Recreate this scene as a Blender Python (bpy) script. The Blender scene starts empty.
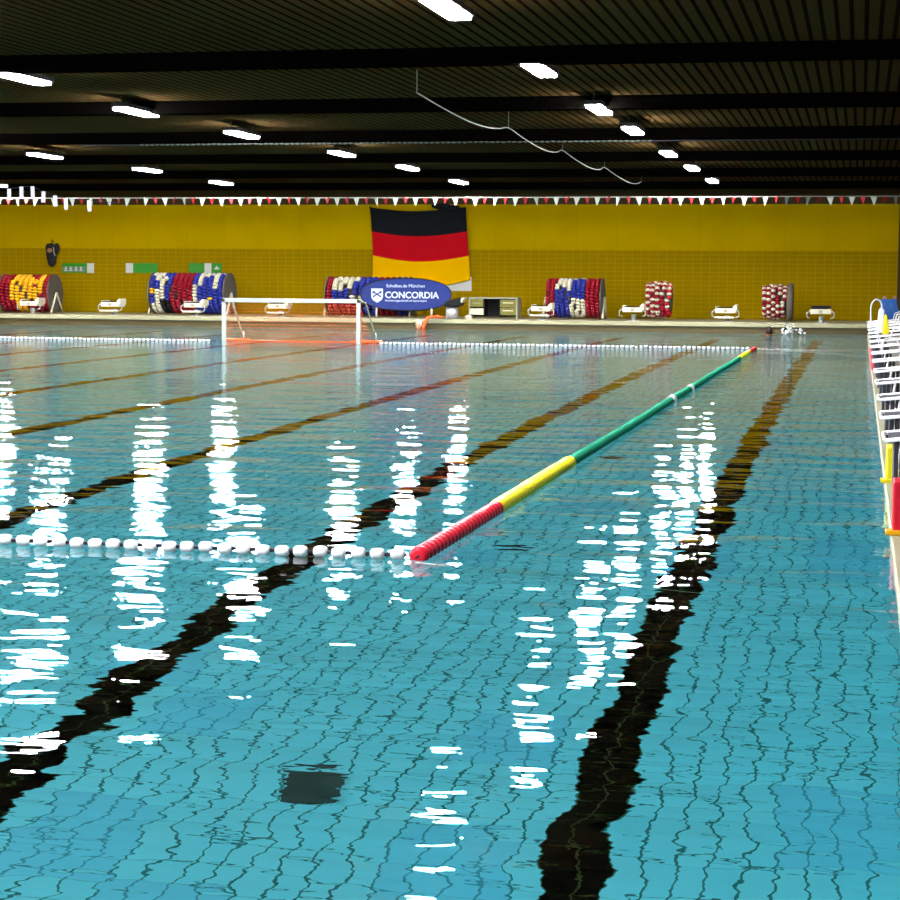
import bpy, bmesh, math, random
from mathutils import Vector, Matrix
random.seed(7)
S = bpy.context.scene
COL = S.collection
PI = math.pi

# ------------------------------------------------------------------ camera
F_PX = 1919.95
yaw, pitch, roll = 0.20967, 0.08825, 0.00719
CAM = Vector((-0.2136, 0.0, 1.3484))
fw = Vector((-math.sin(yaw)*math.cos(pitch), math.cos(yaw)*math.cos(pitch), -math.sin(pitch)))
r0 = Vector((math.cos(yaw), math.sin(yaw), 0)); u0 = r0.cross(fw)
rt = r0*math.cos(roll) + u0*math.sin(roll); up = -r0*math.sin(roll) + u0*math.cos(roll)
cd = bpy.data.cameras.new('camera'); cam = bpy.data.objects.new('camera', cd); COL.objects.link(cam)
cd.sensor_fit = 'HORIZONTAL'; cd.sensor_width = 36; cd.lens = F_PX/900*36
cd.clip_start = 0.05; cd.clip_end = 500
m = Matrix((rt, up, -fw)).transposed().to_4x4(); m.translation = CAM
cam.matrix_world = m
S.camera = cam

# ------------------------------------------------------------------ world, light levels, exposure
W = bpy.data.worlds.new('daylight'); S.world = W; W.use_nodes = True
bg = W.node_tree.nodes['Background']; bg.inputs[0].default_value = (0.95, 0.97, 1.0, 1); bg.inputs[1].default_value = 0.45
LAMP_GLOW = 1050.0         # emission strength of the ceiling light diffusers
S.view_settings.view_transform = 'Standard'; S.view_settings.look = 'None'
S.view_settings.exposure = 0.0; S.view_settings.gamma = 1; S.view_settings.use_curve_mapping = False
S.cycles.use_denoising = True
S.cycles.max_bounces = 8; S.cycles.transmission_bounces = 6; S.cycles.glossy_bounces = 4
S.cycles.sample_clamp_indirect = 6
S.cycles.caustics_reflective = True; S.cycles.caustics_refractive = True

# ------------------------------------------------------------------ helpers
def tag(o, label=None, cat=None, group=None, kind=None):
    if label: o['label'] = label
    if cat: o['category'] = cat
    if group: o['group'] = group
    if kind: o['kind'] = kind
    return o
def thing(name, label, cat, loc=(0, 0, 0), rz=0, group=None):
    o = bpy.data.objects.new(name, None); COL.objects.link(o); o.empty_display_size = .1
    o.location = loc; o.rotation_euler = (0, 0, rz)
    return tag(o, label, cat, group)
def copy_tree(o, parent=None):
    c = o.copy(); COL.objects.link(c)
    if parent: c.parent = parent
    for ch in o.children: copy_tree(ch, c)
    return c
class MB:
    def __init__(s): s.bm = bmesh.new()
    def box(s, x0, x1, y0, y1, z0, z1, mi=0, M=None):
        g = bmesh.ops.create_cube(s.bm, size=1)
        for v in g['verts']:
            v.co = Vector((x0+(v.co.x+.5)*(x1-x0), y0+(v.co.y+.5)*(y1-y0), z0+(v.co.z+.5)*(z1-z0)))
            if M: v.co = M @ v.co
        for f in {f for v in g['verts'] for f in v.link_faces}: f.material_index = mi
        return s
    def tube(s, pts, r, n=10, mi=0, caps=True, smooth=True, closed=False):
        pts = [Vector(p) for p in pts]; rings = []
        N = len(pts); rr = r if isinstance(r, (list, tuple)) else [r]*N
        prev = None
        for i, p in enumerate(pts):
            a = pts[(i-1) % N] if (i > 0 or closed) else p; b = pts[(i+1) % N] if (i < N-1 or closed) else p
            t = (b-a).normalized()
            if prev is None:
                q = Vector((0, 0, 1)) if abs(t.z) < .9 else Vector((1, 0, 0))
                e1 = t.cross(q).normalized()
            else:
                e1 = (prev - t*prev.dot(t)).normalized()
            prev = e1; e2 = t.cross(e1)
            rings.append([s.bm.verts.new(p + (e1*math.cos(2*PI*k/n)+e2*math.sin(2*PI*k/n))*rr[i]) for k in range(n)])
        for i in range(N if closed else N-1):
            A, B = rings[i], rings[(i+1) % N]
            for k in range(n):
                f = s.bm.faces.new((A[k], A[(k+1) % n], B[(k+1) % n], B[k])); f.material_index = mi; f.smooth = smooth
        if caps and not closed:
            f = s.bm.faces.new(rings[0][::-1]); f.material_index = mi
            f = s.bm.faces.new(rings[-1]); f.material_index = mi
        return s
    def ball(s, c, rx, ry, rz, M=None, mi=0, u=12, v=8):
        g = bmesh.ops.create_uvsphere(s.bm, u_segments=u, v_segments=v, radius=1)
        for w in g['verts']:
            p = Vector((w.co.x*rx, w.co.y*ry, w.co.z*rz))
            if M: p = M @ p
            w.co = p + Vector(c)
        for f in {f for w in g['verts'] for f in w.link_faces}: f.material_index = mi; f.smooth = True
        return s
    def poly(s, pts, depth, M=None, mi=0):      # outline in XZ extruded along +Y
        a = [s.bm.verts.new(Vector((p[0], 0, p[1]))) for p in pts]; b = [s.bm.verts.new(Vector((p[0], depth, p[1]))) for p in pts]
        n = len(pts); fs = [s.bm.faces.new(a), s.bm.faces.new(b[::-1])]
        for i in range(n): fs.append(s.bm.faces.new((a[i], b[i], b[(i+1) % n], a[(i+1) % n])))
        for f in fs: f.material_index = mi
        if M:
            for v in a+b: v.co = M @ v.co
        return s
    def build(s, name, mats, parent=None, bevel=0, loc=None, rot=None):
        bmesh.ops.recalc_face_normals(s.bm, faces=s.bm.faces)
        me = bpy.data.meshes.new(name); s.bm.to_mesh(me); s.bm.free()
        for k in (mats if isinstance(mats, (list, tuple)) else [mats]): me.materials.append(k)
        o = bpy.data.objects.new(name, me); COL.objects.link(o)
        if parent: o.parent = parent
        if loc: o.location = loc
        if rot: o.rotation_euler = rot
        if bevel:
            b = o.modifiers.new('bevel', 'BEVEL'); b.width = bevel; b.segments = 2; b.limit_method = 'ANGLE'
        return o
def struct(o): o['kind'] = 'structure'; return o
def srgb(r, g, b):
    f = lambda c: (c/255/12.92 if c <= 10 else ((c/255+.055)/1.055)**2.4)
    return (f(r), f(g), f(b), 1)
def mat(name, color, rough=.5, metal=0, bump=0, bscale=30, var=0, vscale=3, spec=.12):
    color = tuple(c*.55 for c in color[:3])
    mt = bpy.data.materials.new(name); mt.use_nodes = True; nt = mt.node_tree; N = nt.nodes; L = nt.links
    b = N['Principled BSDF']; b.inputs['Roughness'].default_value = rough; b.inputs['Metallic'].default_value = metal
    b.inputs['Specular IOR Level'].default_value = spec
    tc = N.new('ShaderNodeTexCoord')
    nz = N.new('ShaderNodeTexNoise'); nz.inputs['Scale'].default_value = vscale; nz.inputs['Detail'].default_value = 4
    L.new(tc.outputs['Object'], nz.inputs['Vector'])
    mx = N.new('ShaderNodeMix'); mx.data_type = 'RGBA'
    k = 1-var
    mx.inputs['A'].default_value = (color[0]*k, color[1]*k, color[2]*k, 1); k = 1+var
    mx.inputs['B'].default_value = (min(1, color[0]*k), min(1, color[1]*k), min(1, color[2]*k), 1)
    L.new(nz.outputs['Fac'], mx.inputs['Factor']); L.new(mx.outputs['Result'], b.inputs['Base Color'])
    if bump:
        n2 = N.new('ShaderNodeTexNoise'); n2.inputs['Scale'].default_value = bscale; L.new(tc.outputs['Object'], n2.inputs['Vector'])
        bp = N.new('ShaderNodeBump'); bp.inputs['Strength'].default_value = bump; bp.inputs['Distance'].default_value = .01
        L.new(n2.outputs['Fac'], bp.inputs['Height']); L.new(bp.outputs['Normal'], b.inputs['Normal'])
    return mt
def emis(name, color, s):
    mt = bpy.data.materials.new(name); mt.use_nodes = True; b = mt.node_tree.nodes['Principled BSDF']
    b.inputs['Base Color'].default_value = (.9, .9, .9, 1)
    b.inputs['Emission Color'].default_value = color; b.inputs['Emission Strength'].default_value = s
    return mt
def mth(nt, op, a, b=None, c=None):
    n = nt.nodes.new('ShaderNodeMath'); n.operation = op
    for i, v in enumerate((a, b, c)):
        if v is None: continue
        if isinstance(v, (int, float)): n.inputs[i].default_value = v
        else: nt.links.new(v, n.inputs[i])
    return n.outputs[0]
def mixc(nt, fac, a, b):
    n = nt.nodes.new('ShaderNodeMix'); n.data_type = 'RGBA'
    for k, v in (('Factor', fac), ('A', a), ('B', b)):
        if isinstance(v, (int, float)): n.inputs[k].default_value = v
        elif isinstance(v, tuple): n.inputs[k].default_value = v
        else: nt.links.new(v, n.inputs[k])
    return n.outputs['Result']
def brick(nt, vec, w, h, mortar, c1, c2, cm, offset=0):
    n = nt.nodes.new('ShaderNodeTexBrick'); n.offset = offset; n.squash = 1
    n.inputs['Scale'].default_value = 1; n.inputs['Brick Width'].default_value = w; n.inputs['Row Height'].default_value = h
    n.inputs['Mortar Size'].default_value = mortar; n.inputs['Mortar Smooth'].default_value = .2
    n.inputs['Color1'].default_value = c1; n.inputs['Color2'].default_value = c2; n.inputs['Mortar'].default_value = cm
    nt.links.new(vec, n.inputs['Vector']); return n
def pos_axes(nt, order):
    g = nt.nodes.new('ShaderNodeNewGeometry'); s = nt.nodes.new('ShaderNodeSeparateXYZ'); nt.links.new(g.outputs['Position'], s.inputs[0])
    c = nt.nodes.new('ShaderNodeCombineXYZ')
    for i, a in enumerate(order): nt.links.new(s.outputs['XYZ'.index(a)], c.inputs[i])
    return c.outputs[0], s

# ------------------------------------------------------------------ setting materials
def m_pool_floor():
    mt = bpy.data.materials.new('pool floor tiles'); mt.use_nodes = True; nt = mt.node_tree; b = nt.nodes['Principled BSDF']
    v, s = pos_axes(nt, 'YXZ')
    CY1, CY2, CG = (.19, .86, .96, 1), (.22, .90, .98, 1), (.02, .15, .14, 1)
    br = brick(nt, v, .25, .125, .0065, CY1, CY2, CG)
    bk = brick(nt, v, .25, .125, .005, (.001, .001, .001, 1), (.002, .002, .0015, 1), (.03, .045, .015, 1))
    # black lane band two tiles wide in the middle of every lane
    fx = mth(nt, 'FRACT', mth(nt, 'ADD', mth(nt, 'DIVIDE', s.outputs[0], 2.5), 1.0+.5-.0+20))
    # lane centres at X = -1.25 - 2.5 i  ->  x/2.5 = -.5 - i
    d = mth(nt, 'ABSOLUTE', mth(nt, 'SUBTRACT', fx, 0.0))
    d = mth(nt, 'MINIMUM', d, mth(nt, 'SUBTRACT', 1.0, d))
    lane = mth(nt, 'LESS_THAN', d, .125/2.5)
    lane = mth(nt, 'MULTIPLY', lane, mth(nt, 'LESS_THAN', s.outputs[1], 49.2))
    # a few randomly chosen rectangles of the floor tinted bluer
    vo = nt.nodes.new('ShaderNodeTexWhiteNoise'); vo.noise_dimensions = '2D'
    q = nt.nodes.new('ShaderNodeCombineXYZ')
    nt.links.new(mth(nt, 'FLOOR', mth(nt, 'DIVIDE', s.outputs[0], .5)), q.inputs[0]); nt.links.new(mth(nt, 'FLOOR', mth(nt, 'DIVIDE', s.outputs[1], .75)), q.inputs[1])
    nt.links.new(q.outputs[0], vo.inputs['Vector'])
    patch = mth(nt, 'MULTIPLY', mth(nt, 'GREATER_THAN', vo.outputs[0], .90), .40)
    col = mixc(nt, patch, br.outputs['Color'], (.11, .60, .86, 1))
    nz = nt.nodes.new('ShaderNodeTexNoise'); nz.inputs['Scale'].default_value = .5; nt.links.new(v, nz.inputs['Vector'])
    col = mixc(nt, mth(nt, 'MULTIPLY', nz.outputs['Fac'], .18), col, (.13, .66, .80, 1))
    col = mixc(nt, lane, col, bk.outputs['Color'])
    nt.links.new(col, b.inputs['Base Color']); b.inputs['Roughness'].default_value = .6; b.inputs['Specular IOR Level'].default_value = .0
    return mt
def m_yellow_wall():
    mt = bpy.data.materials.new('yellow tiled wall'); mt.use_nodes = True; nt = mt.node_tree; b = nt.nodes['Principled BSDF']
    v, s = pos_axes(nt, 'XZY')
    br = brick(nt, v, .25, .125, .011, (.158, .100, 0, 1), (.17, .108, 0, 1), (.21, .142, .006, 1))
    up_ = brick(nt, v, 1.2, 12.0, .010, (.275, .18, 0, 1), (.285, .186, 0, 1), (.245, .16, 0, 1))
    k = mth(nt, 'GREATER_THAN', s.outputs[2], 2.25)
    nz = nt.nodes.new('ShaderNodeTexNoise'); nz.inputs['Scale'].default_value = 1.3; nz.inputs['Detail'].default_value = 5; nt.links.new(v, nz.inputs['Vector'])
    c = mixc(nt, k, br.outputs['Color'], up_.outputs['Color'])
    c = mixc(nt, mth(nt, 'MULTIPLY', nz.outputs['Fac'], .45), c, (.17, .098, 0, 1))
    nt.links.new(c, b.inputs['Base Color']); b.inputs['Roughness'].default_value = .55; b.inputs['Specular IOR Level'].default_value = .0
    return mt
def m_water():
    mt = bpy.data.materials.new('rippled pool water'); mt.use_nodes = True; nt = mt.node_tree; N = nt.nodes; L = nt.links
    N.remove(N['Principled BSDF']); g = N.new('ShaderNodeBsdfGlass'); g.inputs['IOR'].default_value = 1.333; g.inputs['Roughness'].default_value = 0
    g.inputs['Color'].default_value = (1, 1, 1, 1)
    L.new(g.outputs[0], N['Material Output'].inputs['Surface'])
    geo = N.new('ShaderNodeNewGeometry')
    mp = N.new('ShaderNodeMapping'); mp.inputs['Scale'].default_value = (.78, 1.4, 1); mp.inputs['Rotation'].default_value = (0, 0, .10); L.new(geo.outputs['Position'], mp.inputs[0])
    def nz(sc, det, dist=0):
        n = N.new('ShaderNodeTexNoise'); n.inputs['Scale'].default_value = sc; n.inputs['Detail'].default_value = det; n.inputs['Roughness'].default_value = .45
        n.inputs['Distortion'].default_value = dist; L.new(mp.outputs[0], n.inputs['Vector']); return n.outputs['Fac']
    a = nz(1.3, 1); b_ = nz(4.2, 1.2, .3); c_ = nz(13.0, 1.5)
    h = mth(nt, 'ADD', mth(nt, 'MULTIPLY', a, .021), mth(nt, 'ADD', mth(nt, 'MULTIPLY', b_, .0050), mth(nt, 'MULTIPLY', c_, .0008)))
    bp = N.new('ShaderNodeBump'); bp.inputs['Strength'].default_value = 1; bp.inputs['Distance'].default_value = 1.0
    L.new(h, bp.inputs['Height']); L.new(bp.outputs[0], g.inputs['Normal'])
    return mt
def m_tiles(name, c1, c2, cm, w, h, mo, order='XYZ', rough=.35):
    mt = bpy.data.materials.new(name); mt.use_nodes = True; nt = mt.node_tree; b = nt.nodes['Principled BSDF']
    v, s = pos_axes(nt, order); br = brick(nt, v, w, h, mo, c1, c2, cm)
    nt.links.new(br.outputs['Color'], b.inputs['Base Color']); b.inputs['Roughness'].default_value = rough
    return mt
def m_ceiling():
    mt = bpy.data.materials.new('dark slatted ceiling'); mt.use_nodes = True; nt = mt.node_tree; b = nt.nodes['Principled BSDF']
    v, s = pos_axes(nt, 'XYZ')
    fr = mth(nt, 'FRACT', mth(nt, 'DIVIDE', mth(nt, 'ADD', s.outputs[0], 100), .15))
    slat = mth(nt, 'LESS_THAN', fr, .3)
    c = mixc(nt, slat, (.024, .014, .005, 1), (.005, .003, .001, 1))
    nt.links.new(c, b.inputs['Base Color']); b.inputs['Roughness'].default_value = .8; b.inputs['Specular IOR Level'].default_value = 0
    return mt
M_floor = m_pool_floor(); M_wall = m_yellow_wall(); M_water = m_water(); M_ceil = m_ceiling()
M_poolside = m_tiles('cyan pool side tiles', (.20, .70, .78, 1), (.23, .74, .80, 1), (.05, .22, .22, 1), .25, .125, .006, 'YZX')
M_poolend = m_tiles('cyan pool end tiles', (.20, .70, .78, 1), (.23, .74, .80, 1), (.05, .22, .22, 1), .25, .125, .006, 'XZY')
M_deck = m_tiles('grey deck tiles', (.21, .19, .145, 1), (.23, .21, .165, 1), (.15, .14, .105, 1), .2, .2, .008, 'XYZ', .3)
M_lip = mat('cream concrete lip', srgb(158, 152, 118), .5, var=.12, vscale=2)
M_recess = mat('brown overflow recess tiles', srgb(84, 72, 42), .5, var=.15, vscale=2)
M_beam = mat('dark painted beam', (.0015, .0013, .001, 1), .9, var=.3, spec=0)
M_band = mat('brown wall band', (.05, .03, .003, 1), .6, var=.2)
M_white = mat('white enamel', (.38, .41, .36, 1), .35, var=.04)
M_wplast = mat('white plastic', (.74, .74, .74, 1), .3)
M_cream = mat('cream plastic', (.66, .61, .42, 1), .4, var=.08, vscale=20)
M_black = mat('black rubber', (.004, .004, .004, 1), .6, bump=.2)
M_dark = mat('dark grey fabric', (.05, .05, .06, 1), .8, bump=.4, bscale=80)
M_chrome = mat('brushed steel', (.55, .55, .55, 1), .3, .5)
M_red = mat('red plastic', (.62, .012, .03, 1), .35, var=.08, vscale=15)
M_dred = mat('dark red plastic', (.26, .004, .014, 1), .35, var=.15, vscale=15)
M_blue = mat('blue plastic', (.02, .03, .26, 1), .35, var=.15, vscale=15)
M_yel = mat('yellow plastic', (.85, .72, .02, 1), .35, var=.05, vscale=15)
M_amber = mat('amber plastic', (.85, .42, .01, 1), .35, var=.08, vscale=15)
M_green = mat('green plastic', (.012, .25, .13, 1), .8, spec=.03, var=.1, vscale=15)
M_rope = mat('black rope', (.02, .02, .03, 1), .8)
M_wrope = mat('pale rope', (.6, .6, .5, 1), .7)
M_brown = mat('grey brown board', (.13, .11, .085, 1), .6, var=.15)
M_orange = mat('orange net', (.75, .14, .02, 1), .6)
M_oplast = mat('orange plastic', (.60, .10, .02, 1), .4)
M_signg = mat('green sign enamel', (.03, .26, .01, 1), .4, var=.05)
M_signw = mat('pale sign enamel', (.62, .62, .52, 1), .4)
M_fblk = mat('black flag cloth', (.012, .013, .015, 1), .9, bump=.3, bscale=100, spec=0)
M_fred = mat('red flag cloth', (.52, .006, .012, 1), .75, spec=0, bump=.3, bscale=100)
M_fgold = mat('gold flag cloth', (.85, .45, .0, 1), .75, spec=0, bump=.3, bscale=100)
M_navy = mat('navy banner cloth', (.018, .032, .17, 1), .6, var=.08)
M_nedge = mat('black banner edging', (.01, .012, .03, 1), .6)
M_blight = mat('pale blue banner print', (.60, .68, .80, 1), .6)
M_blue2 = mat('blue bag cloth', (.03, .11, .34, 1), .6, bump=.8, bscale=12, var=.3, vscale=9)
M_skin = mat('skin', (.50, .24, .13, 1), .5, var=.08)
M_hair = mat('dark hair', (.03, .014, .01, 1), .6)
M_shelf = mat('grey laminate', (.30, .29, .20, 1), .4, var=.06)
M_olive = mat('olive drawer front', (.17, .16, .03, 1), .4)
M_grate = mat('dark floor inlet', (.01, .06, .05, 1), .6)

# ------------------------------------------------------------------ the setting
DEP = 2.97; XL, XR = -27.5, 5.0; YF = 51.31; YW = 56.0; YN = 1.3; ZC = 4.05
def bx(name, mt, *a, bevel=0): return struct(MB().box(*a).build(name, mt, bevel=bevel))
bx('floor', M_floor, XL+2.5-.2, 0, YN, YF, -DEP-.2, -DEP)                        # bottom of the pool
bx('wall_pool_right', M_poolside, 0, .25, YN, YF, -DEP-.2, -.02)
bx('wall_pool_left', M_poolside, XL+2.0, XL+2.3, YN, YF, -DEP-.2, -.02)
bx('wall_pool_far', M_poolend, XL+2.0, .25, YF, YF+.3, -DEP-.2, -.02)
bx('wall_pool_near', M_poolend, XL+2.0, .25, YN-.3, YN, -DEP-.2, -.02)
bx('floor_deck_right', M_deck, .10, XR, YN-6, YF, -.02, .02)
bx('trim_1', M_lip, -.03, .10, YN-.3, YF, -.02, .035, bevel=.01)                 # coping along the right edge
bx('floor_deck_near', M_deck, XL, .10, YN-6, YN-.3, -.02, .02)
bx('floor_deck_left', M_deck, XL, XL+2.3, YN-.3, YF, -.02, .02)
bx('trim_2', M_recess, XL, XR, YF, YF+.5, -.02, .17)                             # overflow recess under the end lip
bx('trim_3', M_lip, XL, XR, YF-.06, YF+.55, .17, .285, bevel=.015)               # raised lip of the end wall
bx('floor_deck_far', M_deck, XL, XR, YF+.55, YW, -.02, .28)
bx('wall_far', M_wall, XL, XR, YW, YW+.3, -.02, 3.58)
bx('trim_4', M_band, XL, XR, YW-.05, YW+.3, 3.58, ZC)
bx('trim_5', M_band, .78, .95, YW-.25, YW, .28, 3.9)                             # pilaster at the right end of the wall
bx('wall_left', M_wall, XL-.3, XL, YN-6, YW, -.02, ZC)
o = MB()                                                                        # right wall: a row of window openings onto daylight
o.box(XR, XR+.3, YN-6, YW, -.02, .8); o.box(XR, XR+.3, YN-6, YW, 3.1, ZC)
for k in range(11): o.box(XR, XR+.3, YN-6+k*5.85, YN-6+k*5.85+.5, .8, 3.1)
struct(o.build('wall_right', M_band))
bx('ceiling', M_ceil, XL-.3, XR+.3, YN-6, YW+.3, ZC, ZC+.15)
nb = 6
for y in (4.2, 10.2, 16.2, 22.2, 28.2, 34.2, 40.4, 46.4, 52.5):                  # dark cross beams
    bx('trim_%d' % nb, M_beam, XL, XR, y, y+.30, 3.86, ZC); nb += 1
# water
o = MB(); vs = [o.bm.verts.new(p) for p in ((XL+2.3, YN, 0), (0, YN, 0), (0, YF, 0), (XL+2.3, YF, 0))]; o.bm.faces.new(vs)
water = o.build('water', M_water)
tag(water, 'clear rippled turquoise water filling the whole swimming pool', 'water', kind='stuff')

# ------------------------------------------------------------------ ceiling luminaires
M_lamp = emis('lit lamp diffuser', (.93, .94, 1, 1), LAMP_GLOW)
M_house = mat('lamp housing', (.03, .028, .025, 1), .5)
def ordn(i): return ['first', 'second', 'third', 'fourth', 'fifth', 'sixth', 'seventh', 'eighth', 'ninth', 'tenth'][i]
def lamp_proto():
    t = thing('ceiling_light', '', 'ceiling light')
    MB().box(-.13, .13, -.70, .70, .035, .10).build('housing', M_house, t, bevel=.01)
    MB().box(-.11, .11, -.66, .66, 0, .035).build('diffuser', M_lamp, t, bevel=.01)
    MB().tube([(0, -.6, .10), (0, -.6, .22)], .01).build('hanger', M_house, t)
    MB().tube([(0, .6, .10), (0, .6, .22)], .01).build('hanger', M_house, t)
    return t
SPOT = {(0, 0): (-3.92, 48.6), (0, 1): (-3.95, 43.1), (0, 2): (-4.0, 38.3), (0, 3): (-4.02, 32.4), (1, 0): (-10.4, 48.7), (1, 1): (-10.28, 42.5), (1, 2): (-10.5, 37.7), (1, 3): (-10.9, 32.5), (1, 4): (-11.07, 27.9), (2, 0): (-16.8, 48.7), (2, 1): (-16.6, 42.8), (2, 2): (-16.9, 37.7)}
LY = [49.4, 43.7, 38.5, 33.0, 28.4, 23.0, 17.7, 12.3, 7.0, 1.8]
rows = [(-4.05, 'right-hand row'), (-10.7, 'second row from right'), (-17.1, 'third row from right'), (-23.6, 'leftmost row')]
proto = lamp_proto(); first = True
for ri, (rx, rn) in enumerate(rows):
    for j, y in enumerate(LY):
        t = proto if first else copy_tree(proto); first = False
        t.location = SPOT.get((ri, j), (rx, y)) + (3.84,)
        tag(t, 'white ceiling light, %s from the yellow end wall, %s' % (ordn(j), rn), 'ceiling light', 'ceiling lights in rows over the pool')

# ------------------------------------------------------------------ float lines and the lane rope
Y0 = 8.945
def float_proto(parent, mt=M_wplast, L=.034, R=.028):
    prof = [(-L-.001, .012), (-L, R*.55), (-L*.8, R*.85), (-L*.4, R), (L*.4, R), (L*.8, R*.85), (L, R*.55), (L+.001, .012)]
    return MB().tube([(p[0], 0, 0) for p in prof], [p[1] for p in prof], 14).build('float', mt, parent)
def float_line(name, label, x0, x1, y, z, xe0, xe1, pitch=.097, mt=M_wplast, group=None, frad=.028, rope=None):
    t = thing(name, label, 'float line', ((x0+x1)/2, y, z), 0, group); cx = (x0+x1)/2
    MB().tube([(xe0-cx, 0, 0), (x0-cx, 0, 0), (x1-cx, 0, 0), (xe1-cx, 0, 0)], .009, 8).build('rope', rope or M_rope, t)
    n = int((x1-x0)/pitch)+1; f = float_proto(t, mt, .034, frad); f.location = (x0-cx, 0, 0)
    for i in range(1, n):
        c = f.copy(); COL.objects.link(c); c.parent = t
        c.location = (x0-cx+i*pitch+random.uniform(-.003, .003), random.uniform(-.004, .004), random.uniform(-.003, .003))
    return t
float_line('goal_line', 'near line of white oval floats on black rope crossing the water', -8.0, -2.35, Y0, .024, -8.3, -2.335)
float_line('goal_line', 'far line of white floats running left from the goal', -19.5, -13.72, Y0+30, .024, -24.9, -13.6)
float_line('goal_line', 'far line of white floats between the goal and the red rope end', -9.98, -2.36, Y0+30, .024, -10.1, -2.34)
float_line('ceiling_float_line', 'line of small grey floats strung across under the dark ceiling', -13.3, -3.9, 33.9, 3.80, -14.5, 1.0, mt=mat('dusty grey float', (.09, .10, .08, 1), .6), pitch=.1, frad=.016)

RX = -2.27
t = thing('lane_rope', 'long red, yellow and green lane rope lying along the pool', 'lane rope', (RX, Y0, .02))
def section(name, y0, y1, mt, pitch=.085, R=.048):
    pts, rr = [], []; n = int(round((y1-y0)/pitch))
    for i in range(n):
        a = y0+i*pitch
        for q, k in ((.04, .55), (.2, 1), (.55, 1), (.8, .62), (.96, .5)):
            yy = a+q*pitch
            pts.append((.004*math.sin(yy*.9), yy, 0)); rr.append(R*k)
    return MB().tube(pts, rr, 12).build(name, mt, t)
tag(section('red_section', 0, 2.0, M_red), 'near red section'); tag(section('yellow_section', 2.0, 5.0, M_yel, R=.053), 'near yellow section')
tag(section('green_section', 5.0, 25.0, M_green, R=.043), 'long green section')
tag(section('yellow_section', 25.0, 28.0, M_yel), 'far yellow section'); tag(section('red_section', 28.0, 30.0, M_red), 'far red section')
for yy in (12.6, 14.9):
    MB().tube([(0.004*math.sin(yy*.9), yy, 0), (0.004*math.sin(yy*.9), yy+.20, 0)], .056, 14).build('white_ring', M_wplast, t)
MB().tube([(0, -.05, 0), (0, 30.0, 0)], .006, 8).build('rope', M_rope, t)
tag(MB().tube([(RX, Y0-.06, .0), (-1.2, Y0-.5, -.012), (0, Y0-.95, .0)], .0025, 6).build('tether_rope', M_wrope), 'thin pale rope from the near end of the lane rope to the right pool side', 'rope')
tag(MB().tube([(RX+.03, Y0+30.03, .02), (-1.2, Y0+30.0, .01), (0, Y0+30, .03)], .006, 6).build('tether_rope', M_wrope), 'thin pale rope from the far end of the lane rope to the right pool side', 'rope')

# ------------------------------------------------------------------ water polo goal
t = thing('water_polo_goal', 'white floating water polo goal with orange net in the far water', 'goal', (-11.95, Y0+30, 0))
for sx, nm in ((-1.475, 'left'), (1.475, 'right')):
    MB().box(sx-.04, sx+.04, -.04, .04, -.12, .93).build('goal_post', M_white, t, bevel=.008)
    MB().tube([(sx, 0, .90), (sx+.12*(1 if sx > 0 else -1)*0+.08, .25, .86), (sx+.16, .62, .30), (sx+.17, .75, .06)], .018, 8).build('brace', M_shelf, t)
    MB().tube([(sx+.17, .75, .03), (sx+.17, .75, .20)], .030, 10).build('brace_foot', M_white, t)
    MB().tube([(sx-.30, .76, .02), (sx-.26, .76, .02), (sx+.30, .76, .02), (sx+.34, .76, .02)], [.02, .045, .045, .02], 12).build('side_float', M_oplast, t)
MB().box(-1.515, 1.515, -.04, .04, .85, .935).build('crossbar', M_white, t, bevel=.008)
MB().tube([(-1.4, .76, .01), (1.7, .76, .01)], .022, 10).build('back_float', M_oplast, t)
nb_ = MB()
def strand(a, b, w=.0036): nb_.tube([a, b], w, 4, caps=False, smooth=False)
NX = 42
for i in range(NX+1):
    x = -1.45+2.9*i/NX; strand((x, .06, .86), (x+.16, .70, .02))
for j in range(13):
    q = j/12; strand((-1.45+.16*q, .06+.64*q, .86-.84*q), (1.45+.16*q, .06+.64*q, .86-.84*q))
for sx in (-1.45, 1.45):
    for j in range(1, 12):
        q = j/12; strand((sx, .0, .86-.84*q), (sx+.16*q, .06+.64*q, .86-.84*q))
    for i in range(4): strand((sx+.03*i, .12*i, .02), (sx+.0*i+.01*i, .06+.04*i, .86-.05*i))
nb_.build('net', M_orange, t)

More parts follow.
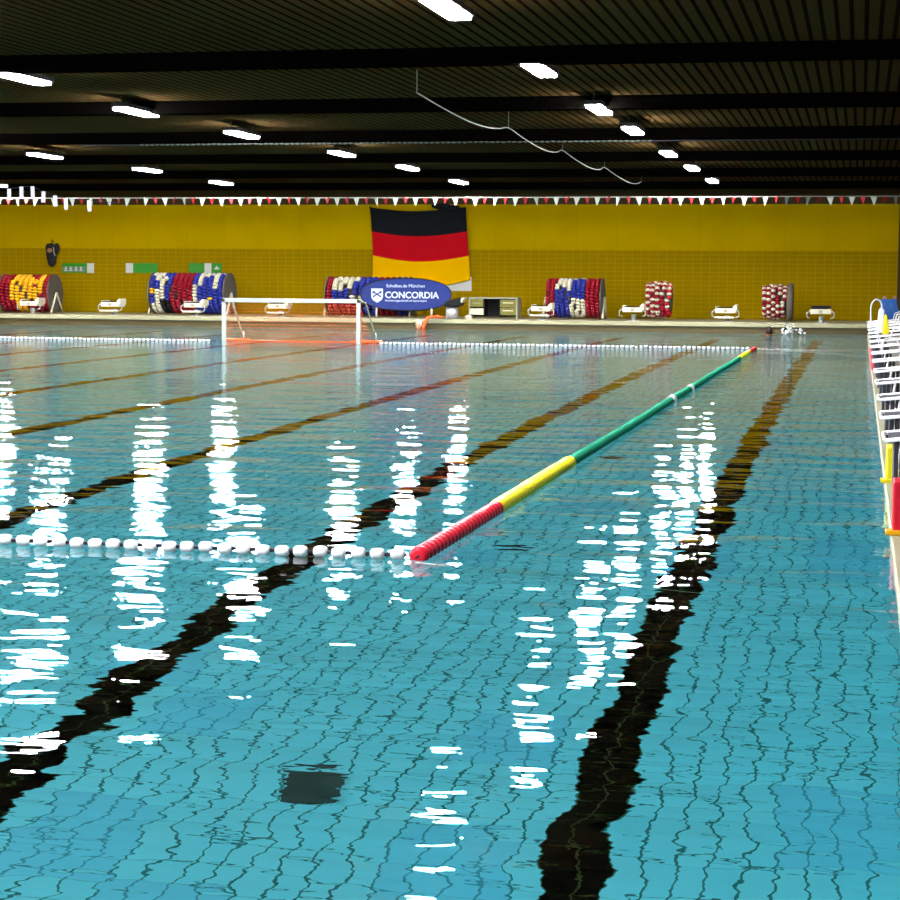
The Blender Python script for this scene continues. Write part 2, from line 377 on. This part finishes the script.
# ------------------------------------------------------------------ starting blocks
def block(name, label, style):
    t = thing(name, label, 'starting block')
    if style == 'steel':
        MB().tube([(0, 0, 0), (0, 0, .34)], .17, 24).build('pedestal', M_chrome, t)
        MB().tube([(0, -.02, .33), (0, -.02, .37)], .22, 24).build('collar', M_black, t)
        MB().poly([(-.24, .36), (.26, .36), (.30, .44), (.24, .58), (-.10, .50)], .5, Matrix.Translation((0, -.25, 0))).build('platform', M_black, t, bevel=.01)
        MB().poly([(.24, .40), (.32, .46), (.38, .60), (.30, .58)], .4, Matrix.Translation((0, -.2, 0))).build('side_wing', M_cream, t, bevel=.008)
        return t
    MB().tube([(.02, 0, 0), (.02, 0, .18)], .07, 16).build('pedestal', M_white, t)
    MB().box(-.12, .16, -.12, .12, 0, .015).build('base_plate', M_chrome, t)
    MB().box(-.27, .27, -.25, .25, .24, .37).build('platform', M_cream, t, bevel=.015)
    top = MB().box(-.25, .20, -.25, .25, .372, .40)
    if style != 'flat': pass
    else: top.box(-.24, .26, -.26, .26, .395, .46)
    top.build('grip_pad', M_black, t, bevel=.004)
    if style != 'flat':
        MB().poly([(.18, .30), (.31, .30), (.31, .47), (.26, .47), (.18, .40)], .46, Matrix.Translation((0, -.23, 0))).build('side_wing', M_cream, t, bevel=.01)
        MB().poly([(-.27, .30), (-.20, .30), (-.20, .42), (-.27, .42)], .46, Matrix.Translation((0, -.23, 0))).build('side_wing', M_cream, t, bevel=.01)
    for sx in (-1, 1):
        MB().tube([(sx*.27, -.22, .34), (sx*.36, -.24, .26), (sx*.35, -.25, .16), (sx*.26, -.25, .12)], .014, 8).build('grab_handle', M_white, t)
    if style == 'step':
        MB().box(-.30, .22, -.30, -.10, .10, .15).build('foot_step', M_cream, t, bevel=.01)
    MB().box(-.05, .05, -.262, -.25, .27, .34).build('number_plate', M_shelf, t)
    return t
bl = [(-1.25, 'flat', 'white starting block nearest the right side, with thick black top'),
      (-3.75, 'step', 'white starting block between the two narrow red and white reels'),
      (-6.25, 'plain', 'white starting block left of the round-topped narrow reel'),
      (-8.75, 'step', 'white starting block between the low desk and the blue-centred reel'),
      (-11.28, 'steel', 'starting block with a steel drum pedestal and black top beside the oval banner'),
      (-16.25, 'step', 'white starting block seen through the goal net'),
      (-18.75, 'step', 'white starting block in front of the dark red, blue and white reel'),
      (-21.25, 'step', 'white starting block standing alone under the middle green sign'),
      (-23.75, 'plain', 'white starting block in front of the yellow and red reel, farthest left')]
for x, st, lb in bl:
    b = block('starting_block', lb, st); b.location = (x, 52.15, .28); b['group'] = 'starting blocks along the far end'

# ------------------------------------------------------------------ lane rope reels
def reel(label, x0, x1, r, cols, y=53.9, discs=(1, 1), legs=True, disc_mat=M_brown, dt=.03):
    t = thing('lane_rope_reel', label, 'reel', ((x0+x1)/2, y, .28), 0, 'lane rope reels along the end wall'); w = x1-x0; zc = r+.03
    MB().tube([(-w/2, 0, zc), (w/2, 0, zc)], r*.62, 20).build('drum', M_brown, t)
    for k, sx in enumerate((-1, 1)):
        if discs[k]: MB().tube([(sx*(w/2+.02), 0, zc), (sx*(w/2+.02+dt), 0, zc)], r*1.02, 32).build('side_disc', disc_mat, t)
        if legs:
            xx = sx*(w/2+.09)
            MB().tube([(xx, 0, zc+.02), (xx, -.42, .02)], .03, 8).build('leg', M_cream, t)
            MB().tube([(xx, 0, zc+.02), (xx, .42, .02)], .03, 8).build('leg', M_cream, t)
    n = len(cols); pw = w/n; br = min(pw*.52, .085)
    mats = [M_dred, M_blue, M_cream, M_amber, M_red, M_black]; idx = dict(r='r', b='b')
    IX = {'R': 0, 'B': 1, 'W': 2, 'Y': 3, 'S': 4, 'K': 5}
    for c, f in enumerate(cols):
        mb = MB(); R0 = (r-br*.9)*(.90 if (n <= 5 and c in (0, n-1)) else 1); nn = int(2*PI*R0/.088); xc = -w/2+pw*(c+.5)
        for k in range(nn):
            th = 2*PI*k/nn + c*.4
            deg = (math.degrees(th)) % 360
            q = f(deg) if callable(f) else f
            p = (xc+pw*.5*(k/nn-.5), -R0*math.sin(th), zc+R0*math.cos(th))
            mb.ball(p, br, br*.95, .046, Matrix.Rotation(th-PI/2, 3, 'X').to_4x4() if False else Matrix.Rotation(th+PI/2, 4, 'X'), IX[q], 10, 6)
        mb.build('rope_coil', mats, t)
    return t
def bands(*a):            # ((limit_deg, letter), ...)
    def f(d):
        for lim, c in a:
            if d < lim: return c
        return a[-1][1]
    return f
def speck(seed, p=.42, a='W', b='R', run=2):
    rr = random.Random(seed); ph = rr.random()*24; jit = [rr.uniform(-3, 3) for _ in range(40)]
    return lambda d: a if ((d+ph+jit[int(d/24) % 40]) % 24) < 24*p else b
reel('reel wound with amber floats between dark red ends, farthest left', -25.36, -23.84, .56,
     ['R', 'R', bands((20, 'Y'), (110, 'Y'), (250, 'R'), (361, 'Y')), bands((130, 'Y'), (361, 'Y')), bands((120, 'Y'), (361, 'Y')), bands((25, 'R'), (115, 'Y'), (361, 'R')), bands((40, 'R'), (62, 'Y'), (70, 'R'), (120, 'Y'), (361, 'R')), bands((90, 'Y'), (361, 'R')), 'R'])
reel('reel wound with dark red floats between blue and white ends', -20.60, -18.36, .60,
     [bands((20, 'W'), (75, 'B'), (90, 'Y'), (120, 'B'), (361, 'W')), bands((45, 'W'), (80, 'B'), (361, 'W')), bands((30, 'B'), (110, 'W'), (361, 'K')), bands((115, 'B'), (361, 'K')), 'R', 'R', 'R', 'R', bands((60, 'B'), (130, 'W'), (361, 'B')), bands((70, 'W'), (361, 'B')), bands((30, 'W'), (361, 'B')), bands((25, 'W'), (100, 'B'), (115, 'Y'), (361, 'B')), bands((75, 'W'), (361, 'B')), bands((12, 'W'), (361, 'B'))])
reel('reel wound with cream and blue floats, half behind the oval banner', -15.25, -12.9, .56,
     ['R', bands((75, 'W'), (110, 'B'), (361, 'R')), bands((70, 'W'), (110, 'B'), (361, 'R')), bands((68, 'W'), (110, 'B'), (361, 'R')), bands((30, 'W'), (88, 'B'), (105, 'W'), (361, 'R')), bands((90, 'B'), (110, 'W'), (361, 'R')), bands((80, 'B'), (92, 'W'), (361, 'B')), 'B', 'R', 'R', 'R', 'B', 'B'])
reel('reel wound with blue and white floats between red end coils', -8.86, -7.36, .56,
     ['R', 'R', bands((58, 'W'), (361, 'B')), bands((55, 'W'), (361, 'B')), bands((66, 'W'), (361, 'B')), bands((15, 'W'), (88, 'B'), (361, 'W')), bands((95, 'B'), (361, 'W')), bands((15, 'W'), (98, 'B'), (361, 'W')), 'R', 'R', 'R'], discs=(0, 1))
reel('narrow reel of red and white chequered floats with no visible frame', -6.06, -5.38, .53,
     [speck(3, .5), speck(5, .45), speck(9, .45), speck(4, .35), speck(12, .3, 'W', 'S')], legs=False, discs=(0, 0))
reel('narrow reel of red and white floats with a brown board at its right', -2.86, -2.22, .50,
     [speck(21, .5, 'W', 'R', 1), speck(22, .5, 'W', 'R', 1), speck(25, .5, 'W', 'R', 1), speck(26, .45, 'W', 'R', 1), speck(27, .5, 'W', 'R', 1)], legs=False, discs=(0, 1), dt=.16)

# ------------------------------------------------------------------ oval banner
t = thing('oval_banner', 'blue oval pop-up banner with white lettering standing before the flag', 'banner', (-12.82, 53.05, .935))
def oval(a, b, n=64, e=2.35):
    return [(math.copysign(abs(math.cos(2*PI*k/n))**(2/e), math.cos(2*PI*k/n))*a, math.copysign(abs(math.sin(2*PI*k/n))**(2/e), math.sin(2*PI*k/n))*b) for k in range(n)]
MB().poly(oval(1.30, .435), .03, Matrix.Translation((0, 0, 0))).build('cloth', M_navy, t)
MB().tube([(p[0], .015, p[1]) for p in oval(1.31, .445)], .022, 8, closed=True).build('rim', M_nedge, t)
def text(body, size, x, z, mt, parent, name, y=-.004, sx=1, bold=.0, align='LEFT', shear=0):
    cu = bpy.data.curves.new(name, 'FONT'); cu.body = body; cu.size = size; cu.extrude = .002; cu.offset = bold; cu.align_x = align; cu.shear = shear
    tmp = bpy.data.objects.new(name, cu); COL.objects.link(tmp)
    bpy.context.view_layer.update()
    me = bpy.data.meshes.new_from_object(tmp.evaluated_get(bpy.context.evaluated_depsgraph_get()))
    bpy.data.objects.remove(tmp)
    me.materials.append(mt); o = bpy.data.objects.new(name, me); COL.objects.link(o); o.parent = parent
    o.location = (x, y, z); o.rotation_euler = (PI/2, 0, 0); o.scale = (sx, 1, 1)
    return o
text('Schulbus.de München', .13, 0, .20, M_blight, t, 'lettering', align='CENTER')
text('CONCORDIA', .25, -.60, -.10, M_blight, t, 'lettering', bold=.006, sx=1.02)
text('Versicherungsgesellschaft auf Gegenseitigkeit', .078, -.60, -.20, M_blight, t, 'lettering', sx=.86)
sh = [(-1.0, .16), (-.66, .16), (-.66, -.08), (-.70, -.16), (-.83, -.24), (-.96, -.16), (-1.0, -.08)]
s_ = MB().poly(sh, .006, Matrix.Translation((0, -.006, 0))).build('shield', M_blight, t)
cr = MB()
for a in (-1, 1):
    cr.box(-.12, .12, -.012, -.005, -.018, .018, M=Matrix.Translation((-.83, 0, .0)) @ Matrix.Rotation(a*.55, 4, 'Y'))
    cr.box(-.035, .035, -.012, -.005, -.03, .03, M=Matrix.Translation((-.83+a*.10, 0, .055)))
    cr.box(-.025, .025, -.012, -.005, -.02, .02, M=Matrix.Translation((-.83+a*.10, 0, -.06)))
cr.build('emblem', M_navy, s_)
for x in (-.85, .75): MB().tube([(x, .02, -.64), (x, .02, -.38)], .03, 8).build('foot', M_cream, t)

# ------------------------------------------------------------------ flag, board, signs, hanging bag
def flag():
    bm = bmesh.new(); NX_, NZ_ = 60, 48; g = []
    for j in range(NZ_+1):
        v = j/NZ_; row = []
        for i in range(NX_+1):
            u = i/NX_
            top = 3.50 - .13*math.sin(PI*min(1, u*1.0))*(1-.25*u); bot = 1.36 - .22*math.sin(PI*u)**.9
            x = -14.62 + .10*v + (2.93+.06*v)*u + (.05*math.sin(v*PI)*(1 if u < .5 else -.0))*(1-2*u if u < .5 else 0)
            z = top + (bot-top)*v
            fold = .035*math.sin((u*1.4+v*.9)*9+1)*(1-.5*v) + .03*math.sin((u*9-v*5)*2.1)*v*(1-u) + .012*math.sin(u*40+v*11)
            row.append(bm.verts.new((x, 55.90+fold*.75, z)))
        g.append(row)
    for j in range(NZ_):
        for i in range(NX_):
            f = bm.faces.new((g[j][i], g[j][i+1], g[j+1][i+1], g[j+1][i])); f.smooth = True
            f.material_index = 0 if j < NZ_/3 else (1 if j < 2*NZ_/3 else 2)
    mb = MB(); mb.bm.free(); mb.bm = bm
    o = mb.build('flag', [M_fblk, M_fred, M_fgold]); s = o.modifiers.new('s', 'SOLIDIFY'); s.thickness = .006
    return tag(o, 'large black, red and gold flag hanging on the yellow end wall', 'flag')
fl = flag()
MB().ball((-12.35, 55.8, 3.50), .36, .06, .10, Matrix.Rotation(.1, 4, 'Y'), 0, 16, 8).ball((-12.05, 55.78, 3.47), .22, .06, .09).build('bunched_top', M_fblk, fl)
for x, z in ((-14.60, 3.49), (-11.70, 3.46)): MB().tube([(x, 55.86, z), (x, 55.995, z)], .02, 8).build('fixing', M_fblk, fl)
t = tag(MB().box(-12.35, -11.51, 55.98, 56.0, 1.03, 1.45).build('white_board', M_signw, bevel=.01), 'white board on the wall below the right corner of the flag', 'board')
def pictogram(parent, x, z, w=.14):
    b = MB()
    b.ball((x, -.03, z+.05), .022, .006, .022); b.box(x-.03, x+.03, -.035, -.022, z-.02, z+.03); b.box(x-.05, x+.05, -.035, -.022, z-.06, z-.035)
    return b.build('pictogram', M_signw, parent)
t = thing('safety_sign', 'green sign with grey pictograms beside the hanging dark bag', 'sign', (-24.06, 56, 1.64))
MB().box(-.40, .42, -.025, 0, -.15, .15).build('panel', M_signg, t)
MB().box(-.38, .36, -.03, -.02, -.12, .05).build('lower_strip', mat('grey green print', (.16, .24, .16, 1), .5), t)
for x in (-.28, -.12, .06, .22): pictogram(t, x, -.03)
MB().box(.42, .64, -.03, 0, -.15, .15).build('white_tile', M_signw, t)
t = thing('safety_sign', 'plain green sign with a white square at its left end', 'sign', (-21.83, 56, 1.65))
MB().box(-.30, .50, -.025, 0, -.15, .15).build('panel', M_signg, t); MB().box(-.54, -.30, -.03, 0, -.15, .15).build('white_tile', M_signw, t)
t = thing('safety_sign', 'green sign just above the dark red, blue and white reel', 'sign', (-19.8, 56, 1.66))
MB().box(-.53, .53, -.025, 0, -.15, .15).build('panel', M_signg, t); MB().box(-.02, .20, -.03, 0, -.15, .15).build('white_tile', M_signw, t)
MB().poly([(.28, -.04), (.46, -.04), (.37, .07)], .006, Matrix.Translation((0, -.031, 0))).build('arrow', M_signw, t)
t = thing('hanging_bag', 'dark bag and clothes hanging from a hook high on the wall', 'bag', (-24.76, 55.85, 2.05))
M_char = mat('charcoal cloth', (.018, .016, .018, 1), .8, bump=1, bscale=10, var=.4, vscale=8)
MB().ball((0, 0, .02), .17, .10, .34, None, 0, 16, 12).ball((-.10, 0, .20), .09, .08, .14).ball((.14, 0, .16), .12, .08, .20, Matrix.Rotation(.3, 4, 'Y')).ball((.02, -.02, -.22), .13, .08, .16).build('cloth_bundle', M_char, t)
MB().ball((-.02, -.085, .12), .09, .03, .07).build('front_pocket', mat('tan cloth', (.35, .17, .07, 1), .7), t)
MB().tube([(.10, -.08, .22), (.13, -.10, .05), (.16, -.08, -.05)], .02, 8).build('strap', M_shelf, t)
MB().tube([(.02, .15, .40), (.02, .02, .40), (.02, .0, .46)], .015, 8).build('hook', M_black, t)

# ------------------------------------------------------------------ low desk by the wall
t = thing('desk', 'low grey desk with drawers and an open dark middle', 'desk', (-10.33, 53.5, .28))
MB().box(-.70, .70, -.30, .30, .55, .59).build('desk_top', M_shelf, t, bevel=.006)
MB().box(.66, .70, -.30, .30, 0, .55).build('side_panel', M_shelf, t); MB().box(-.70, -.66, -.30, .30, 0, .55).build('side_panel', M_shelf, t)
MB().box(-.66, .66, .26, .30, .04, .55).build('back_panel', M_black, t)
MB().box(-.28, -.25, -.28, .28, .04, .55).build('divider', M_black, t); MB().box(.17, .20, -.28, .28, .04, .55).build('divider', M_black, t)
d = MB().box(-.65, -.29, -.29, .2, .33, .54).build('drawer', M_olive, t); MB().box(-.58, -.36, -.31, -.29, .42, .44).build('handle', M_shelf, d)
MB().box(-.66, -.27, -.33, .2, .10, .28).build('storage_box', M_cream, t, bevel=.01)
for z in (.32, .10):
    d = MB().box(.21, .65, -.29, .2, z, z+.20).build('drawer', M_olive, t); MB().box(.28, .58, -.315, -.29, z+.11, z+.135).build('handle', M_cream, d)
tag(MB().box(-.10, .10, -.08, .08, 0, .07).ball((0, 0, .06), .09, .07, .05).build('folded_towel', M_cream, loc=(-10.93, 52.75, .285)), 'small pale folded cloth on the far deck beside the steel pedestal', 'towel')

# ------------------------------------------------------------------ bunting
t = thing('bunting', 'long string of red and white pennants in front of the end wall', 'bunting', (-11.9, 50, 3.53))
MB().tube([(-15.4, 0, 0), (0, 0, -.01), (16.8, 0, .01)], .012, 6).build('cord', M_wrope, t)
def pennant(mt, w, h):
    b = MB(); b.poly([(-w/2, 0), (w/2, 0), (w*.06, -h), (-w*.06, -h)], .004, Matrix.Translation((0, -.002, 0))); return b.build('pennant', mt, t)
M_pw = mat('white pennant film', (.52, .52, .42, 1), .5); M_pr = mat('red pennant film', (.36, .012, .012, 1), .5)
pw_, pr_ = pennant(M_pw, .17, .22), pennant(M_pr, .15, .17)
for i in range(98):
    src = pw_ if i % 2 == 0 else pr_
    c = src if i < 2 else src.copy()
    if i >= 2: COL.objects.link(c); c.parent = t
    c.location = (-12.9+i*.27, 0, random.uniform(-.01, .01)); c.rotation_euler = (random.uniform(-.25, .25), random.uniform(-.1, .1), random.choice((0, 0, 0, .5, -.6, .9)) if i % 2 == 0 else random.uniform(-.9, .9))
t = thing('tag_string', 'short sagging cord of white plastic tags under the ceiling at far left', 'bunting', (-13.4, 30, 2.9))
TG = [(-14.14, 2.72), (-13.92, 2.755), (-13.72, 2.76), (-13.53, 2.675), (-13.32, 2.61), (-13.13, 2.56), (-12.72, 2.53)]
MB().tube([(-16.5+13.4, 0, .25)]+[(x+13.4, 0, z+.09-2.9) for x, z in TG]+[(-12.2+13.4, .0, -.33)], .004, 6).build('cord', M_rope, t)
for x, z in TG:
    MB().box(-.032, .032, -.004, .004, -.09, .09, M=Matrix.Rotation(random.uniform(-.08, .08), 4, 'Y')).build('plastic_tag', mat('white tag', (.42, .42, .48, 1), .4), t, loc=(x+13.4, 0, z-2.9))

# cable under the ceiling
def catmull(P, n=8):
    out = []; P = [P[0]]+P+[P[-1]]
    for i in range(1, len(P)-2):
        a, b, c, d = (Vector(q) for q in P[i-1:i+3])
        for k in range(n):
            s = k/n; out.append(.5*((2*b)+(c-a)*s+(2*a-5*b+4*c-d)*s*s+(3*b-a-3*c+d)*s**3))
    return out+[Vector(P[-2])]
pts = []
anch = [(-5.9, 24.5), (-5.75, 30.3), (-5.7, 35.6), (-5.62, 41.0), (-5.5, 46.9)]
for i in range(len(anch)-1):
    a, b = anch[i], anch[i+1]
    for k in range(6 if i < len(anch)-2 else 7):
        s = k/6; pts.append((a[0]+(b[0]-a[0])*s+.12*math.sin(s*PI), a[1]+(b[1]-a[1])*s, 3.76-.17*math.sin(PI*s)))
M_cab = mat('pale grey cable', (.16, .15, .12, 1), .6)
hc = tag(MB().tube(catmull(pts), .009, 6).build('hanging_cable', M_cab), 'pale cable looping in sags beneath the dark ceiling', 'cable')
for ax, ay in anch: MB().tube([(ax, ay, 3.75), (ax, ay, 3.95), (ax, ay, ZC+.01)], .005, 6).build('hook', M_cab, hc)

# ------------------------------------------------------------------ pool floor inlets
for y, lb in ((7.9, 'dark round-edged floor inlet under water nearest the camera'), (12.74, 'dark floor inlet seen through water just past the lane rope end'), (17.95, 'dark floor inlet under water beside the yellow rope section'), (23.0, 'small dark floor inlet under water beside the white rope rings')):
    b = MB().tube([(0, 0, 0), (0, 0, .02)], .13, 20); b.build('floor_inlet', M_grate, loc=(-2.48, y, -DEP))
    o = COL.objects[-1]; tag(o, lb, 'floor inlet', 'floor inlets')

# ------------------------------------------------------------------ people in the water
def head_mesh(t, hairm, cap=None):
    b = MB(); b.ball((0, 0, .12), .076, .094, .115, None, 0, 20, 14)                       # skull and face, looking -Y
    b.ball((0, -.075, .065), .045, .03, .045); b.ball((0, -.098, .11), .012, .02, .022)    # jaw, nose
    b.ball((-.077, .005, .11), .01, .018, .028); b.ball((.077, .005, .11), .01, .018, .028)
    b.tube([(0, .015, .05), (0, .03, -.10)], [.055, .062], 14)
    b.tube([(-.20, .03, -.13), (-.10, .03, -.08), (0, .03, -.07), (.10, .03, -.08), (.20, .03, -.13)], [.05, .075, .08, .075, .05], 14)
    b.tube([(0, .03, -.08), (0, .05, -.30), (0, .08, -.55)], [.13, .15, .13], 16)
    h = b.build('body', M_skin, t)
    s = h.modifiers.new('remesh', 'REMESH'); s.mode = 'VOXEL'; s.voxel_size = .012; s.use_smooth_shade = True
    c = MB(); g = bmesh.ops.create_uvsphere(c.bm, u_segments=20, v_segments=14, radius=1)
    for v in g['verts']:
        z = v.co.z; y = v.co.y
        v.co = Vector((v.co.x*.083, v.co.y*.101+.006, v.co.z*.12+.126))
    bmesh.ops.delete(c.bm, geom=[v for v in c.bm.verts if v.co.z < .125 - .35*(v.co.y-.0) and not (v.co.y > .03 and v.co.z > .06)], context='VERTS')
    for f in c.bm.faces: f.smooth = True
    c.build('swim_cap' if cap else 'hair', cap or hairm, t)
    e = MB()
    for sx in (-1, 1): e.ball((sx*.03, -.087, .125), .012, .008, .008)
    e.build('eyes', M_black, t)
    MB().ball((0, -.101, .068), .022, .005, .006).build('mouth', M_dred, t)
    return h
t = thing('person', 'dark-haired swimmer whose head shows above the far water beside white splashes', 'person', (-2.5, 50.0, -.06), PI)
head_mesh(t, M_hair); t.scale = (1.18, 1.18, 1.18)
t = thing('person', 'swimmer in a pale cap at the far end resting an orange-sleeved arm on the lip', 'person', (-11.97, 51.0, .0), -.4)
hb = head_mesh(t, M_hair, M_cream)
t2 = t
arm = MB().tube([(.14, .05, -.10), (.16, .02, .10), (.20, .16, .33), (.36, .30, .36)], [.055, .055, .052, .045], 12)
arm.tube([(.36, .30, .36), (.52, .42, .34)], [.046, .036], 12)
tag(arm.build('sleeve', M_oplast, t2), 'orange sleeve on the raised arm')
hd = MB(); hd.ball((.57, .46, .33), .045, .038, .016, Matrix.Rotation(.6, 4, 'Z'))
for k in range(4): hd.tube([(.59, .47+.018*(k-1.5), .33), (.63+.004*(k % 3), .50+.018*(k-1.5), .335), (.655+.006*(k % 2), .515+.018*(k-1.5), .322)], [.009, .009, .007], 6)
hd.tube([(.56, .43, .33), (.59, .41, .332), (.61, .415, .325)], [.010, .009, .007], 6)
hd.build('hand', M_skin, t2)
sp = MB(); rs = random.Random(4)
for i in range(70):
    a = rs.random(); x = rs.gauss(0, .14); z = abs(rs.gauss(0, .08))*(1.4-abs(x)) + .01; q = rs.uniform(.008, .028)
    sp.ball((x, rs.gauss(0, .10), z), q*1.3, q, q, None, 0, 8, 6)
tag(sp.build('splash', mat('white water foam', (.72, .75, .74, 1), .3), loc=(-2.02, 50.4, 0)), 'white splash thrown up by the swimmer at the far lip', 'splash', kind='stuff')

# ------------------------------------------------------------------ right side of the pool
def lounger():
    t = thing('sun_lounger', '', 'sun lounger')
    P = lambda x, z, y: (x, y, z)
    for y in (0, .62):
        MB().tube([(0, y, .37), (1.25, y, .50), (1.95, y, .78)], .013, 8).build('side_rail', M_wplast, t)
        MB().tube([(.18, y, .39), (.12, y, 0)], .012, 8).build('leg', M_wplast, t)
        MB().tube([(1.25, y, .50), (1.35, y, 0)], .012, 8).build('leg', M_wplast, t)
        MB().tube([(.62, y, .43), (.66, y, .60), (.86, y, .66), (1.06, y, .62), (1.10, y, .48)], .010, 8).build('armrest', M_wplast, t)
    MB().tube([(0, 0, .37), (0, .62, .37)], .013, 8).build('foot_bar', M_wplast, t)
    MB().tube([(.14, 0, .12), (.14, .62, .12)], .010, 8).build('stretcher', M_wplast, t)
    b = MB(); vs = []
    for x, z in ((.03, .365), (.6, .405), (1.25, .488), (1.93, .765)):
        vs.append((b.bm.verts.new((x, .02, z)), b.bm.verts.new((x, .60, z))))
    for a, c in zip(vs, vs[1:]): b.bm.faces.new((a[0], c[0], c[1], a[1]))
    o = b.build('sling', M_dark, t); s = o.modifiers.new('s', 'SOLIDIFY'); s.thickness = .01
    b = MB()
    for k in range(5): b.box(.06+k*.045, .085+k*.045, .03, .59, .05, .36)
    b.build('folded_slats', M_dark, t)
    return t
LYs = [12.0, 14.0, 16.2, 18.8, 21.3, 24.0, 26.7, 29.4, 32.1, 34.8, 37.5, 40.2, 42.9, 45.6, 48.3]
lp = lounger()
words = ['nearest', 'second', 'third', 'fourth', 'fifth', 'sixth', 'seventh', 'eighth', 'ninth', 'tenth', 'eleventh', 'twelfth', 'thirteenth', 'fourteenth', 'farthest']
for i, y in enumerate(LYs):
    o = lp if i == 0 else copy_tree(lp)
    o.location = (-.05, y, .02)
    extra = {2: ', orange towel on it', 9: ', sign on it', 14: ', blue bag on it'}.get(i, '')
    tag(o, 'white-framed lounger at the right pool edge, %s from the camera%s' % (words[i], extra), 'sun lounger', 'sun loungers along the right side')
def towel(name, label, mt, loc, sx, sy, sz):
    b = MB(); b.box(-sx/2, sx/2, -sy/2, sy/2, 0, sz/2); b.box(-sx/2+.01, sx/2-.02, -sy/2+.02, sy/2-.01, sz/2, sz)
    return tag(b.build(name, mt, bevel=.015, loc=loc, rot=(0, -.11, .05)), label, 'towel')
towel('towel', 'orange folded towel lying on a lounger at the right pool edge', M_oplast, (.55, 16.5, .48), .5, .4, .09)
# marker boards at the pool edge
def marker(label, mt, x, y, w, l, h, foot):
    t = thing('marker_board', label, 'marker', (x, y, .02), 0, 'field markers on the right edge')
    MB().box(0, w, -l/2, l/2, .015, h).build('board', mt, t, bevel=.01)
    MB().box(-.035, w+.02, -l/2-.03, -l/2+.08, .015, .04).build('foot', foot, t, bevel=.004)
marker('bright yellow marker board at the right pool edge', M_yel, -.022, 13.1, .055, .3, .25, M_yel)
marker('bright red marker board at the right pool edge, nearest the camera', M_red, -.022, 10.4, .16, .3, .29, M_amber)
tag(MB().box(-.032, .012, 29.5, 39.0, .036, .085).build('edge_cover', M_red, bevel=.01), 'long low red strip on the far part of the right pool edge', 'edge strip')
t = thing('wet_floor_sign', 'white and yellow tapered sign standing on a lounger by the right edge', 'sign', (.20, 35.1, .47))
MB().poly([(-.13, .0), (-.02, 0), (.0, .40), (-.045, .46), (-.10, .40)], .05, Matrix.Translation((0, .03, 0))).build('white_panel', M_wplast, t, bevel=.01)
MB().poly([(-.03, -.03), (.07, -.03), (.10, .02), (.05, .30), (.02, .34), (-.0, .30)], .05, Matrix.Translation((0, -.03, 0))).build('yellow_panel', M_yel, t, bevel=.01)
def rail(label, x, y, pts, r=.022):
    tag(MB().tube(catmull([Vector(p) for p in pts], 6), r, 10).build('grab_rail', M_wplast, loc=(x, y, .02)), label, 'grab rail')
rail('white arched grab rail standing beyond the white and yellow sign', .03, 47.6, [(0, 0, .0), (0, 0, .6), (.02, 0, .84), (.13, 0, .94), (.24, 0, .84), (.26, 0, .6), (.26, 0, 0)], .02)
rail('white curved rail over the loungers at right, in front of the blue bag', .26, 31.0, [(0, 0, .50), (.05, 0, .62), (.16, -.2, .60), (.22, -.5, .42), (.26, -.8, .0)], .014)
rail('white low arched rail among the farther loungers', .08, 27.9, [(0, 0, .0), (.02, 0, .45), (.10, 0, .55), (.20, 0, .54), (.26, 0, .42), (.30, 0, 0)], .013)
t = thing('blue_bag', 'blue cloth bag with two short handles on the farthest lounger', 'bag', (.47, 48.62, .44))
b = MB(); b.box(-.20, .20, -.11, .11, 0, .52)
bmesh.ops.subdivide_edges(b.bm, edges=b.bm.edges[:], cuts=5, use_grid_fill=True)
rb = random.Random(3)
for v in b.bm.verts:
    k = 1-.35*max(0, .18-v.co.z)/.18 + .1*math.sin(v.co.z*9); v.co.x = v.co.x*k+rb.uniform(-.012, .012); v.co.y *= k; v.co.y += rb.uniform(-.01, .01)
o = b.build('bag_body', M_blue2, t, bevel=.02)
for sx in (-.12, .12): MB().tube([(sx-.03, 0, .50), (sx-.02, 0, .58), (sx+.02, 0, .58), (sx+.03, 0, .50)], .012, 8).build('handle', mat('pink strap', (.6, .3, .28, 1), .6), t)
